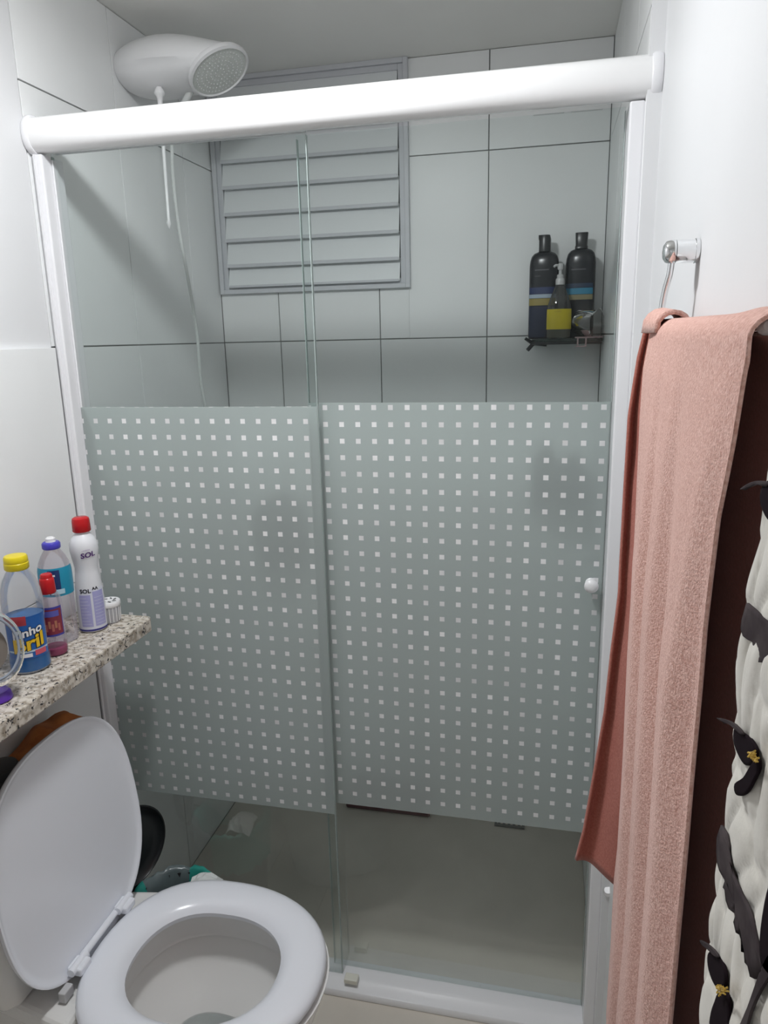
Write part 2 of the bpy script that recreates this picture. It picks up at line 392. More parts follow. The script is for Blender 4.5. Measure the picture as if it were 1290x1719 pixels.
# ================================================================ SHOWER HEAD
sh = thing('electric_shower', 'bulky white electric shower fixed high on the left shower wall', 'shower', (0, .35, 2.13))
b = MB(); rings = []
Nn = 40
c0 = Vector((.001, .352, 2.122)); 
fc = Vector(at(366, 116, 'y', .345))
fn = Vector((.517, -.097, -.852)).normalized()
fu = Vector((0, -1, 0)); fu = (fu-fn*fu.dot(fn)).normalized(); fv = fu.cross(fn).normalized()
if fv.z < 0: fv = -fv   # across, up the slanted face
for i in range(15):
    t = i/14
    rg = []
    for j in range(Nn):
        a = 2*PI*j/Nn; ca, sa = math.cos(a), math.sin(a)
        # wall-side oval section
        s0 = .80+.20*math.sin(PI*min(1, t*1.3))**.8
        p0 = c0 + Vector((0, ca*.078*s0, sa*(.064 if sa > 0 else .046)*s0))
        p1 = fc + fu*ca*-.074 + fv*sa*.070
        bul = math.sin(PI*t)*(.020 if sa > 0 else .009)
        e = t
        p = p0.lerp(p1, e) + Vector((0, ca*bul*.6, sa*bul))
        rg.append(p)
    rings.append(rg)
b.loft(rings); hb = b.build('head_body', WPLAS, sh, origin=c0)
b = MB()
def disc(c, prof, n=36):
    return [[c+fu*r*math.cos(2*PI*j/n)*-1+fv*r*.95*math.sin(2*PI*j/n)+fn*d for j in range(n)] for r, d in prof]
b.loft(disc(fc, [(.0745, -.004), (.0775, .001), (.0775, .008), (.072, .011), (.070, .007)]), cap1=False); b.build('face_ring', WPLAS, sh, origin=fc)
b = MB(); b.loft(disc(fc, [(.0705, .003), (.0705, .0075), (.066, .0085)])); sp_ = b.build('spray_plate', vary(mat('spray_plate_plastic', (.5, .53, .50), .4), (.60, .63, .60), (.70, .72, .69), 300, bump=.6, bscale=350), sh, origin=fc, label='grey-white perforated spray plate')
b = MB()
for ring_i in range(1, 6):
    rr = ring_i*.0118
    for k in range(ring_i*8):
        a = 2*PI*k/(ring_i*8)
        p = fc+fn*.0085+fu*rr*math.cos(a)+fv*rr*.95*math.sin(a)
        b.loft([[p+fu*.0011*math.cos(2*PI*j/5)+fv*.0011*math.sin(2*PI*j/5)+fn*d for j in range(5)] for d in (-.001, .0016)])
o = b.build('nozzles', WPLAS, sp_, smooth=False, origin=fc); o['kind'] = 'stuff'
# lower stem (selector rod) and hand-shower hose
s1 = at(268, 156, 'y', .305); s2 = at(284.5, 384, 'y', .305)
b = MB(); b.lathe([(.006, -.016), (.0075, -.008), (.0115, -.003), (.012, 0), (.010, .006), (.006, .012)], c=tuple(s1), n=16); b.build('hose_fitting', WPLAS, sh, origin=s1)
d = (s2-s1)
b = MB(); b.tube([s1, s1+d*.1, s1+d*.3, s1+d*.6, s1+d*.93, s1+d*.96, s2], [.0065, .0058, .0045, .0040, .0036, .0062, .0012], 12); b.build('selector_rod', WPLAS, sh, origin=s1)
ho = [(322, 150), (306, 180), (292, 205), (289, 250), (292, 310), (302, 390), (318, 480), (331, 560), (338, 640), (350, 700), (370, 740)]
hy = [.36, .36, .365, .37, .38, .395, .41, .43, .45, .46, .47]
hp = [at(px, py, 'y', y) for (px, py), y in zip(ho, hy)]
def smoothpath(P, k=6):
    out = []
    for i in range(len(P)-1):
        p0, p1, p2, p3 = P[max(i-1, 0)], P[i], P[i+1], P[min(i+2, len(P)-1)]
        for q in range(k):
            t = q/k
            out.append(.5*((2*p1)+(-p0+p2)*t+(2*p0-5*p1+4*p2-p3)*t*t+(-p0+3*p1-3*p2+p3)*t**3))
    out.append(P[-1]); return out
b = MB(); sp2 = smoothpath(hp); b.tube(sp2, [.008 if i < 8 else .0042 for i in range(len(sp2))], 10); b.build('hose', mat('translucent_white_hose', (.62, .64, .63), .3), sh, origin=hp[0])

# ================================================================ CORNER SHELF AND BOTTLES IN SHOWER
shelf = thing('corner_shelf', 'small dark corner shelf high on the shower back wall, holding four bottles and jars', 'shelf', (1.03, .72, 1.494))
ZS = 1.494
b = MB(); pts = [(.935, D-.002), (.940, D-.070), (.985, D-.108), (1.07, D-.118), (W-.004, D-.120), (W-.004, D-.002)]
b.loft([[(x, y, ZS-.008) for x, y in pts], [(x, y, ZS) for x, y in pts]]); b.build('glass_plate', glassy('dark_green_glass', (.32, .42, .36), haze=(.25, (.10, .14, .12))), shelf, smooth=False, origin=(1.03, .72, ZS))
b = MB(); b.tube([(.938, D-.004, ZS-.011), (.939, D-.072, ZS-.011), (.985, D-.111, ZS-.011), (1.07, D-.121, ZS-.011), (W-.006, D-.122, ZS-.011)], .0038, 8)
b.build('front_rail', BLACKP, shelf, origin=(1, .7, ZS))
b = MB(); k0 = at(897, 577, 'y', D-.065)
b.tube([at(882, 568, 'y', D-.075), at(893, 575, 'y', D-.07), k0], [.004, .0055, .0045], 8)
b.tube([at(886, 588, 'y', D-.075), at(893, 580, 'y', D-.07), k0], [.0055, .0055, .0045], 8)
b.tube([k0, at(918, 579, 'y', D-.075)], .0045, 8); b.build('bracket', BLACKP, shelf, origin=k0, label='black forked plastic bracket')

def oval(c, prof, sx, sy, rot, n=32, p=2.6):
    rings = []
    for r, z in prof:
        rg = []
        for j in range(n):
            a = 2*PI*j/n; ca, sa = math.cos(a), math.sin(a)
            x = r*sx*math.copysign(abs(ca)**(2/p), ca); y = r*sy*math.copysign(abs(sa)**(2/p), sa)
            rg.append((c[0]+x*math.cos(rot)-y*math.sin(rot), c[1]+x*math.sin(rot)+y*math.cos(rot), c[2]+z))
        rings.append(rg)
    return rings
BBODY = mat('glossy_black_bottle', (.012, .013, .017), .22)
def patch(name, c, sx, sy, rot, z0, z1, a0, a1, m, parent, rr=1.0, n=14, p=2.6, label=None, zs=2, prof=None, off=.0006):
    """label band lying on an oval bottle between two angles"""
    b = MB(); rows = []
    for i in range(zs+1):
        z = lerp(z0, z1, i/zs); r = interp([(zz, r_) for r_, zz in prof], z) if prof else rr
        row = []
        for j in range(n+1):
            a = lerp(a0, a1, j/n); ca, sa = math.cos(a), math.sin(a)
            x = (r*sx+off)*math.copysign(abs(ca)**(2/p), ca); y = (r*sy+off)*math.copysign(abs(sa)**(2/p), sa)
            row.append((c[0]+x*math.cos(rot)-y*math.sin(rot), c[1]+x*math.sin(rot)+y*math.cos(rot), c[2]+z))
        rows.append(row)
    b.grid(rows); o = b.build(name, m, parent, origin=c, label=label, autosm=180)
    return o
TXT_CACHE = {}
def text_mesh(s, bold=0.0):
    cu = bpy.data.curves.new('lettering', 'FONT'); cu.body = s; cu.size = 1; cu.align_x = 'CENTER'; cu.offset = bold; cu.resolution_u = 3
    o = bpy.data.objects.new('lettering', cu); C.objects.link(o)
    bpy.context.view_layer.update(); dg = bpy.context.evaluated_depsgraph_get()
    me = bpy.data.meshes.new_from_object(o.evaluated_get(dg))
    vs = [tuple(v.co) for v in me.vertices]; fs = [tuple(p.vertices) for p in me.polygons]
    bpy.data.objects.remove(o); bpy.data.meshes.remove(me); return vs, fs
def text_on(name, s, size, c, r, ang, z, m, parent, wscale=1.0, slope=0.0, off=.0011, bold=.0, label=None, italic=0):
    """lettering wrapped on a round bottle of radius r, centred at angle ang; reads left to right from outside"""
    vs, fs = text_mesh(s, bold); b = MB(); out = []
    for x, y, _ in vs:
        x = x*size*wscale + y*size*italic; yy = y*size + x*slope
        rr = r(z+yy) if callable(r) else r
        a = ang + x/rr
        out.append((c[0]+(rr+off)*math.cos(a), c[1]+(rr+off)*math.sin(a), c[2]+z+yy))
    b.add(out, fs); return b.build(name, m, parent, smooth=False, origin=c, label=label)

def black_bottle(cx, cy, label, tilt_cap, stripes, zt):
    c = (cx, cy, ZS+.0006); t = thing('shampoo_bottle', label, 'bottle', c, None)
    prof = [(.94, 0), (1, .006), (1, .15), (1.0, .180), (.96, .193), (.87, .204), (.70, .211), (.45, .2145), (.38, .217)]
    prof = [(r, z*zt/.22) for r, z in prof]
    rot = -.12
    b = MB(); b.loft(oval(c, prof, .0392, .022, rot)); b.build('bottle_body', BBODY, t, origin=c)
    h = prof[-1][1]
    if tilt_cap:
        b = MB(); b.loft(oval(c, [(.0155, h-.002), (.0155, h+.030), (.013, h+.040)], 1, 1, rot, 20, 3)); b.box((cx-.017, cy-.010, c[2]+h+.029), (cx+.008, cy+.010, c[2]+h+.040)); b.build('cap', BLACKP, t, origin=c)
    else:
        b = MB(); b.loft(oval(c, [(.0165, h-.002), (.0165, h+.004), (.0150, h+.006), (.0165, h+.038)], 1, .8, rot, 20, 4)); b.build('cap', BLACKP, t, origin=c)
    for z0, z1, col, a0, a1 in stripes:
        patch('label_stripe', c, .0392, .022, rot, z0, z1, a0, a1, flat('label_ink', col), t, prof=prof)
    return t
fa0, fa1 = -PI/2-1.15, -PI/2+1.0
black_bottle(.968, D-.052, 'black shampoo bottle with flip cap, left end of the corner shelf', True,
    [(.004, .086, (.012, .018, .05), fa0, fa1), (.088, .106, (.30, .24, .07), fa0, fa1), (.107, .117, (.35, .42, .50), fa0, fa1), (.118, .135, (.015, .03, .10), fa0, fa1), (.178, .181, (.07, .07, .08), -PI/2-.5, -PI/2+.3), (.163, .1645, (.06, .06, .07), -PI/2-.5, -PI/2-.1)], .232)
black_bottle(1.063, D-.046, 'black shampoo bottle with square cap and blue stripe, behind the clear jar', False,
    [(.100, .113, (.25, .22, .12), fa0, fa1), (.114, .130, (.03, .20, .32), fa0, fa1), (.131, .142, (.012, .03, .07), fa0, fa1), (.176, .179, (.06, .06, .07), -PI/2-.5, -PI/2+.3)], .236)
# pump bottle with yellow label
c = (1.010, D-.096, ZS+.0006); t = thing('pump_bottle', 'clear pump bottle with bright yellow label and silver pump on the corner shelf', 'bottle', c)
prof = [(.9, 0), (1, .004), (1, .072), (.96, .084), (.78, .102), (.48, .128), (.36, .136), (.34, .140)]
b = MB(); b.loft(oval(c, prof, .0325, .024, 0, p=2.2)); b.build('bottle_body', CLEARD, t, origin=c)
b = MB(); b.loft(oval(c, [(.86, .002), (.95, .005), (.95, .030)], .0325, .024, 0, p=2.2)); b.build('liquid', mat('pale_soap', (.45, .43, .33), .3), t, origin=c)
patch('yellow_label', c, .0325, .024, 0, .024, .076, -PI/2-1.3, -PI/2+1.3, flat('yellow_label', (.62, .50, .015)), t, prof=prof, p=2.2, label='bright yellow label')
text_on('lettering', 'SABONETE', .0045, c, .0246, -PI/2-.2, .068, flat('dark_yellow_ink', (.35, .27, .02)), t)
b = MB(); b.lathe([(.0115, .138), (.0118, .150), (.0105, .154), (.0085, .155), (.0085, .163), (.0042, .165), (.0042, .178)], c=c, n=18); b.build('pump_collar', mat('silver_plastic', (.5, .5, .5), .3), t, origin=c)
b = MB(); b.lathe([(.0065, .176), (.0075, .179), (.0075, .190), (.005, .192)], c=c, n=16); b.tube([Vector(c)+Vector((0, 0, .187)), Vector(c)+Vector((-.013, -.006, .187)), Vector(c)+Vector((-.017, -.008, .183))], .003, 8); b.build('pump_nozzle', mat('silver_plastic', (.5, .5, .5), .3), t, origin=c)
# clear jar lying on its side / crumpled clear cup
c = Vector((1.086, D-.088, ZS+.0400)); t = thing('clear_plastic_cup', 'clear crumpled plastic cup lying at the right end of the corner shelf', 'cup', (c.x, c.y, ZS))
b = MB(); ax = Vector((.75, -.5, -.1)).normalized(); u = ax.cross(Vector((0, 0, 1))).normalized(); v = u.cross(ax)
rings = []
for i, (r, d) in enumerate([(.008, -.030), (.029, -.030), (.031, -.022), (.034, -.004), (.036, .012), (.0375, .026), (.0355, .027)]):
    rings.append([c+ax*d+(u*math.cos(2*PI*j/24)+v*math.sin(2*PI*j/24))*(r*(1+.07*math.sin(5*2*PI*j/24+i))) for j in range(24)])
b.loft(rings, cap1=False); b.build('cup_body', glassy('wet_clear_plastic', (.86, .86, .85), .05, 1.0, haze=(.12, (.6, .6, .57))), t, origin=c)
# pink razor on the shelf edge
t = thing('pink_soap_dish', 'pale pink soap dish hooked over the front edge of the corner shelf', 'soap dish', at(980, 568, 'y', D-.125))
PINKP = mat('pale_pink_plastic', (.50, .36, .37), .4)
y_ = D-.128
p0 = at(966, 566, 'y', y_); p1 = at(1016, 560, 'y', y_); 
b = MB(); b.box((p0.x, D-.122, ZS+.0008), (p1.x-.004, D-.088, ZS+.004)); 
b.build('dish_tray', PINKP, t, smooth=False, bevel=.001, origin=p0)
b = MB(); q0 = at(966, 582, 'y', y_); q1 = at(985, 582, 'y', y_)
b.box((q0.x, D-.1325, ZS-.022), (q1.x, D-.1285, ZS-.019)); b.box((q0.x+.004, D-.1325, ZS-.019), (q0.x+.008, D-.1285, ZS+.003)); b.box((q1.x-.004, D-.1325, ZS-.019), (q1.x, D-.1285, ZS+.003)); b.box((q0.x, D-.1325, ZS+.0005), (q1.x+.01, D-.122, ZS+.004))
b.build('dish_hook', PINKP, t, smooth=False, bevel=.001, origin=q0)
# shapes dimly visible behind the frosted band
t = thing('bath_sponge', 'dark round bath sponge on a cord, blurred behind the left frosted glass', 'sponge', (.19, D-.05, .95))
c = Vector((.190, D-.105, .93)); b = MB(); rings = []
for i in range(1, 16):
    ph = PI*i/16
    rings.append([c+Vector((math.sin(ph)*math.cos(2*PI*j/28), math.sin(ph)*math.sin(2*PI*j/28)*.8, math.cos(ph)*1.35))*(.088*(1+.10*noise.noise(Vector((i*.9, j*.9, 2))))) for j in range(28)])
b.loft(rings); b.build('sponge_body', mat('dark_sponge', (.035, .038, .05), .9), t, origin=c)
b = MB(); b.tube([c+Vector((0, 0, .055)), c+Vector((.004, .03, .12)), Vector((c.x, D-.012, 1.145))], .003, 8); b.build('cord', mat('dark_sponge', (.035, .038, .05), .9), t, origin=c)
b = MB(); b.tube([(c.x, D-.001, 1.145), (c.x, D-.016, 1.145), (c.x, D-.018, 1.153)], .004, 8); tag(b.build('wall_hook', CHROME, origin=(c.x, D, 1.29)), 'small wall hook behind the left frosted glass holding the bath sponge', 'hook')
t = thing('lower_corner_shelf', 'second corner shelf in the shower, blurred behind the right frosted glass', 'shelf', (1.05, .72, 1.02))
Z2 = 1.03
b = MB(); b.loft([[(x, y, Z2-.008) for x, y in pts], [(x, y, Z2) for x, y in pts]]); b.build('glass_plate', mat('grey_shelf', (.2, .22, .22), .3), t, smooth=False, origin=(1.03, .72, Z2))
for (cx, cy, r, h, lab) in ((.985, D-.060, .034, .17, 'dark bottle on the lower corner shelf, left one, blurred by frost'), (1.062, D-.060, .040, .14, 'wide dark jar on the lower corner shelf, right one, blurred by frost')):
    c = (cx, cy, Z2+.0006); q = thing('dark_bottle', lab, 'bottle', c)
    b = MB(); b.lathe([(r*.92, 0), (r, .005), (r, h*.75), (r*.6, h*.86), (r*.4, h*.9)], c=c, n=24); b.build('bottle_body', mat('dark_blue_bottle', (.02, .022, .032), .4), q, origin=c)
    b = MB(); b.lathe([(r*.45, h*.9), (r*.45, h), (r*.4, h*1.02)], c=c, n=20); b.build('cap', BLACKP, q, origin=c)
# maroon mat and grey drain on the shower floor
t = thing('bath_mat', 'dark maroon mat on the shower floor, only its near edge below the frost', 'mat', (.52, .70, 0))
b = MB(); b.box((.375, .640, .0006), (.655, .772, .040)); b.build('mat_body', mat('maroon_rubber', (.10, .018, .028), .7), t, smooth=False, bevel=.006, origin=(.52, .70, 0))
b = MB()
for i in range(6): b.box((.39, .650+i*.02, .0402), (.64, .658+i*.02, .044))
b.build('ridges', mat('maroon_rubber', (.10, .018, .028), .7), t, smooth=False, origin=(.52, .70, 0))
t = thing('floor_drain', 'small grey square drain grate in the shower floor', 'drain', (.91, .69, 0))
b = MB(); frame_pts = (.862, .955, .640, .735)
b.box((.862, .640, .0004), (.955, .648, .006)); b.box((.862, .727, .0004), (.955, .735, .006)); b.box((.862, .648, .0004), (.870, .727, .006)); b.box((.947, .648, .0004), (.955, .727, .006)); b.build('grate_frame', mat('grey_steel', (.22, .22, .22), .4, metal=.6), t, smooth=False, origin=(.91, .69, 0))
for i in range(5): MB().box((.872+i*.0155, .649, .0006), (.880+i*.0155, .726, .005)).build('grate_bar', mat('grey_steel', (.22, .22, .22), .4, metal=.6), t, smooth=False, origin=(.876+i*.0155, .69, 0))

# ================================================================ COUNTER
ZT = .95
ct = MB()
b = MB(); xe = .192
poly = [(.0112, YB+.02), (.0112, -.088), (.180, -.090), (.188, -.093), (xe, -.100), (xe, YB+.02)]
b.loft([[(x, y, ZT-.030) for x, y in poly], [(x, y, ZT) for x, y in poly]])
tag(b.build('granite_shelf', GRAN, smooth=False, bevel=.003, origin=(.1, -.6, ZT)), 'narrow beige and black speckled granite slab running along the left wall', 'shelf')

# ================================================================ BOTTLES ON THE COUNTER
def facing(c): return math.atan2(CP.y-c[1], CP.x-c[0])   # the printed side is turned into the room
ZB = ZT+.0006
INK = flat('navy_ink', (.03, .03, .20)); WINK = flat('white_ink', (.82, .83, .85)); BINK = flat('black_ink', (.01, .01, .015))
# 1 white SOL bottle
c = (.108, -.172, ZB); fa = facing(c)
t = thing('bleach_bottle', 'white waisted plastic bottle with red cap, tallest on the granite shelf', 'bottle', c)
prof = [(.0235, 0), (.0265, .003), (.0268, .06), (.0255, .095), (.0222, .125), (.0215, .135), (.0245, .155), (.0268, .172), (.0262, .185), (.0215, .197), (.0145, .205), (.0130, .208), (.0130, .213)]
WB = mat('white_bottle_plastic', (.72, .73, .76), .25)
b = MB(); b.lathe(prof, c=c, n=36); b.build('bottle_body', WB, t, origin=c)
b = MB(); b.lathe([(.0160, .210), (.0172, .2115), (.0165, .232), (.0155, .237), (.012, .2395)], c=c, n=28); b.build('cap', mat('red_cap', (.50, .008, .012), .25), t, origin=c, label='bright red screw cap')
pz = [(z, r) for r, z in prof]; RR = lambda z: interp(pz, z)
def band(name, c, prof, z0, z1, a0, a1, m, parent, off=.0006, zs=6, n=18, label=None):
    return patch(name, c, 1, 1, 0, z0, z1, a0, a1, m, parent, prof=prof, p=2, n=n, zs=zs, off=off, label=label)
VIOL = flat('violet_print', (.36, .36, .62)); PALE = flat('pale_label', (.66, .68, .76))
band('label', c, prof, .006, .094, fa-1.0, fa+1.25, PALE, t)
band('label_border', c, prof, .004, .008, fa-1.45, fa+1.4, INK, t, off=.0009)
band('text_block', c, prof, .014, .082, fa-.80, fa+.02, VIOL, t, off=.0010)
band('text_block', c, prof, .014, .088, fa+.18, fa+1.05, VIOL, t, off=.0010)
for k in range(9):
    band('text_line', c, prof, .019+k*.007, .0197+k*.007, fa-.73, fa-.08-.1*(k % 3), PALE, t, off=.0013, zs=1)
    band('text_line', c, prof, .019+k*.007, .0197+k*.007, fa+.25, fa+.98-.12*(k % 2), PALE, t, off=.0013, zs=1)
text_on('lettering', 'SOL', .0115, c, RR, fa-.30, .0865, BINK, t, bold=.03)
text_on('lettering', 'AA', .0085, c, RR, fa+.42, .0915, BINK, t, bold=.03)
text_on('lettering', 'SOL', .0150, c, RR, fa+.22, .161, flat('deep_violet_ink', (.08, .02, .16)), t, bold=.03, slope=.12)
text_on('lettering', 'LIMPEZA', .0038, c, RR, fa+.10, .1745, flat('mauve_ink', (.35, .25, .42)), t, slope=.12)
t.scale.z = .965
# 2 clear bottle, blue cap with white tip
c = (.080, -.229, ZB); fa = facing(c)
t = thing('detergent_bottle', 'empty clear bottle with blue cap and teal label, behind the small red-capped bottle', 'bottle', c)
prof = [(.0265, 0), (.0285, .004), (.028, .03), (.0285, .06), (.029, .095), (.0298, .13), (.0298, .158), (.0275, .175), (.022, .190), (.0155, .202), (.0125, .207), (.0125, .212)]
b = MB(); b.lathe(prof, c=c, n=36, cap1=False); b.build('bottle_body', CLEARV, t, origin=c)
band('teal_label', c, prof, .108, .170, fa-1.5, fa+1.5, flat('teal_label', (.015, .27, .42), .3), t, n=28, label='teal and navy label')
band('label_panel', c, prof, .112, .166, fa-.45, fa+.25, flat('navy_panel', (.012, .035, .13), .3), t, off=.0010)
band('label_mark', c, prof, .113, .124, fa-.35, fa+.45, flat('pale_blue_print', (.45, .65, .75)), t, off=.0013)
band('label_mark', c, prof, .153, .157, fa-.30, fa-.02, WINK, t, off=.0013)
b = MB(); b.lathe([(.0155, .207), (.0165, .209), (.0165, .218), (.0145, .221), (.0095, .222)], c=c, n=26); b.build('cap', mat('violet_blue_cap', (.06, .05, .45), .3), t, origin=c)
b = MB(); b.lathe([(.0095, .2215), (.0085, .2245), (.009, .229), (.006, .232)], c=c, n=20); b.build('push_pull_tip', WPLAS, t, origin=c)
t.scale.z = .885
# 3 small bottle with red cap
c = (.110, -.291, ZB); fa = facing(c)
t = thing('small_clear_bottle', 'small clear bottle with red cap and a little pink liquid inside', 'bottle', c)
prof = [(.0200, 0), (.0215, .003), (.0208, .05), (.0205, .095), (.0190, .110), (.0150, .118), (.0105, .121)]
b = MB(); b.lathe(prof, c=c, n=32, cap1=False); b.build('bottle_body', CLEARV, t, origin=c)
b = MB(); b.lathe([(.0185, .0015), (.0200, .004), (.0198, .014), (.0190, .0145)], c=c, n=32); b.build('liquid', mat('pink_liquid', (.42, .04, .16), .15), t, origin=c)
band('label_outline', c, prof, .040, .096, fa-.95, fa+.95, flat('dark_blue_print', (.05, .05, .30)), t)
band('label', c, prof, .044, .092, fa-.85, fa+.85, flat('dark_red_print', (.22, .03, .05)), t, off=.0009)
band('label_mark', c, prof, .078, .089, fa-.65, fa+.6, flat('blue_print', (.10, .10, .38)), t, off=.0012)
for k in range(5):
    a = fa-.5+.25*k
    band('fruit_print', c, prof, .050+.006*(k % 2), .064+.006*(k % 2), a-.09, a+.1, flat('fruit_print', (.42, .12+.05*(k % 2), .10)), t, off=.0013, zs=2, n=4)
b = MB(); b.lathe([(.0128, .118), (.0138, .120), (.0128, .143), (.0118, .146), (.0105, .147), (.0105, .152), (.009, .154)], c=c, n=24); b.build('cap', mat('red_cap', (.50, .008, .012), .25), t, origin=c)
# 4 blue cleaner bottle, yellow cap
c = (.1045, -.353, ZB); fa = facing(c)
t = thing('floor_cleaner_bottle', 'clear bottle of blue cleaner with yellow cap, front of the shelf', 'bottle', c)
prof = [(.0290, 0), (.0335, .004), (.0335, .022), (.0318, .030), (.0318, .095), (.0335, .105), (.0338, .135), (.032, .152), (.027, .170), (.020, .184), (.0165, .190), (.0155, .196)]
b = MB(); b.lathe(prof, c=c, n=40, cap1=False); b.build('bottle_body', CLEAR, t, origin=c)
b = MB(); b.lathe([(.0275, .002), (.0325, .005), (.0325, .022), (.0308, .030), (.0308, .095), (.0318, .104), (.0318, .1045)], c=c, n=40); b.build('liquid', mat('blue_liquid', (.015, .17, .50), .12), t, origin=c)
band('label', c, prof, .030, .110, fa-1.2, fa+1.2, flat('blue_label', (.02, .12, .42), .3), t, n=26)
band('label_top', c, prof, .094, .112, fa-1.15, fa+.05, flat('red_label_print', (.45, .05, .07), .3), t, off=.0010)
band('label_swoosh', c, prof, .042, .0455, fa-1.1, fa+1.15, flat('light_blue_print', (.50, .65, .75)), t, off=.0010)
band('label_pill', c, prof, .033, .040, fa-.45, fa+.15, WINK, t, off=.0012)
band('label_pill', c, prof, .034, .044, fa+.30, fa+.95, flat('pink_red_print', (.60, .10, .14)), t, off=.0012)
pz4 = [(z, r) for r, z in prof]; R4 = lambda z: interp(pz4, z)
text_on('lettering_outline', 'Pinho', .0215, c, R4, fa+.05, .0735, BINK, t, bold=.07, wscale=1.0, slope=.22, off=.0013)
text_on('lettering', 'Pinho', .0215, c, R4, fa+.05, .0735, WINK, t, bold=.03, slope=.22, off=.0018)
text_on('lettering_outline', 'Bril', .036, c, R4, fa+.05, .047, BINK, t, bold=.06, slope=.20, off=.0013, wscale=1.05)
text_on('lettering', 'Bril', .036, c, R4, fa+.05, .047, flat('yellow_ink', (.80, .52, .02)), t, bold=.03, slope=.20, off=.0018, wscale=1.05)
b = MB(); b.lathe([(.0185, .191), (.0200, .193), (.0200, .203), (.0190, .204), (.0195, .205), (.0193, .213), (.0175, .216), (.012, .217)], c=c, n=30); b.build('cap', mat('yellow_cap', (.72, .58, .01), .3), t, origin=c, label='yellow flip-top cap')
t.scale.z = .96
# 5 clear rounded container, purple foot, cut by the left border
c = Vector((.132, -.470, ZB)); t = thing('clear_round_dispenser', 'clear round plastic dispenser on a purple foot at the left border', 'dispenser', c)
b = MB(); b.lathe([(.022, 0), (.024, .002), (.022, .012), (.018, .016)], c=c, n=24); b.build('foot', mat('purple_plastic', (.10, .03, .35), .3), t, origin=c)
cc = c+Vector((0, 0, .088)); nrm = Vector((.80, -.45, .28)).normalized(); uu = nrm.cross(Vector((0, 0, 1))).normalized(); vv = uu.cross(nrm)
b = MB(); b.loft([[cc+nrm*d+(uu*math.cos(2*PI*j/36)*.80+vv*math.sin(2*PI*j/36))*r for j in range(36)] for r, d in ((.030, -.030), (.050, -.026), (.062, -.012), (.065, 0), (.062, .010), (.056, .014), (.052, .013))], cap1=False)
b.build('shell', glassy('thick_clear_plastic', (.82, .84, .88), .04, 1.2, haze=(.10, (.42, .45, .52))), t, origin=c)
b = MB(); rp = [cc+nrm*.013+(uu*math.cos(2*PI*j/36)*.80+vv*math.sin(2*PI*j/36))*.050 for j in range(37)]; b.tube(rp, .0022, 8); b.build('rim_ring', mat('clear_rim', (.25, .28, .33), .15), t, origin=c)
b = MB(); b.loft([[cc+nrm*d+(uu*math.cos(2*PI*j/30)*.80+vv*math.sin(2*PI*j/30))*r for j in range(30)] for r, d in ((.036, -.02), (.038, -.01), (.036, -.004))]); b.build('contents', mat('grey_brown_contents', (.16, .14, .12), .5), t, origin=c)
b = MB(); b.lathe([(.018, .014), (.020, .022), (.014, .030)], c=c, n=20); b.build('neck', CLEAR, t, origin=c)
# 6 white tub
c = (.120, -.130, ZB); t = thing('white_tub', 'small white round tub with perforated lid at the far end of the shelf', 'tub', c)
b = MB(); b.lathe([(.0185, 0), (.0195, .002), (.0205, .034)], c=c, n=30)
for k in range(15): pass
b.build('tub_body', glassy('milky_plastic', (.8, .8, .82), .2, 1, haze=(.55, (.70, .71, .76))), t, origin=c)
b = MB()
for k in range(18):
    a = 2*PI*k/18; b.tube([(c[0]+.0198*math.cos(a), c[1]+.0198*math.sin(a), c[2]+.003), (c[0]+.0208*math.cos(a), c[1]+.0208*math.sin(a), c[2]+.033)], .0009, 6)
b.build('ribs', WPLAS, t, origin=c)
b = MB(); b.lathe([(.0215, .034), (.0225, .036), (.0225, .043), (.0210, .045), (.018, .0445)], c=c, n=32); lid_ = b.build('lid', WPLAS, t, origin=c)
for k in range(7):
    a = 2*PI*k/7; p = Vector((c[0]+.012*math.cos(a), c[1]+.012*math.sin(a), c[2]+.0447))
    u = Vector((math.cos(a+.6), math.sin(a+.6), 0))*.0038; v = Vector((-u.y, u.x, 0))*.35
    MB().loft([[p-u-v, p+u-v, p+u+v, p-u+v], [p-u-v+Vector((0, 0, .0007)), p+u-v+Vector((0, 0, .0007)), p+u+v+Vector((0, 0, .0007)), p-u+v+Vector((0, 0, .0007))]]).build('slot', DGREY, lid_, smooth=False, origin=p)

# ================================================================ TOILET
TY = -.39
toi = thing('toilet', 'white toilet with its seat down and lid raised against the tank', 'toilet', (.35, TY, 0))
def egg(x0, x1, hw, n=56, p=2.15, wide=.46, z=0, yc=TY):
    """oval in plan: blunt towards the wall, rounder in front"""
    r = []; xc = lerp(x0, x1, wide)
    for j in range(n):
        a = 2*PI*j/n; ca, sa = math.cos(a), math.sin(a)
        px = xc + ((x1-xc) if ca > 0 else (xc-x0))*math.copysign(abs(ca)**(2/(p if ca > 0 else 2.6)), ca)
        py = yc + hw*math.copysign(abs(sa)**(2/p), sa)
        r.append((px, py, z))
    return r
SZ = .432
def seat_rings(k):
    return None
# seat ring: outer and inner ovals lofted with rounded section
outer = lambda ins, z: egg(.205+ins, .636-ins, .194-ins, z=z, yc=TY-.008)
inner = lambda ins, z: egg(.283-ins, .553+ins, .117+ins, z=z, wide=.5, yc=TY-.012)
sec = []
for (ins, z) in ((.004, SZ-.022), (0, SZ-.015), (.001, SZ-.008), (.006, SZ-.002), (.016, SZ+.002), (.030, SZ+.0035)): sec.append(outer(ins, z))
for (ins, z) in ((.026, SZ+.003), (.016, SZ), (.007, SZ-.006), (.001, SZ-.013), (.002, SZ-.022)): sec.append(inner(ins, z))
b = MB(); n_ = 56; sec2 = sec+[sec[0]]
b.loft(sec2, cap0=False, cap1=False); b.build('seat', SEATM, toi, origin=(.42, TY, SZ))
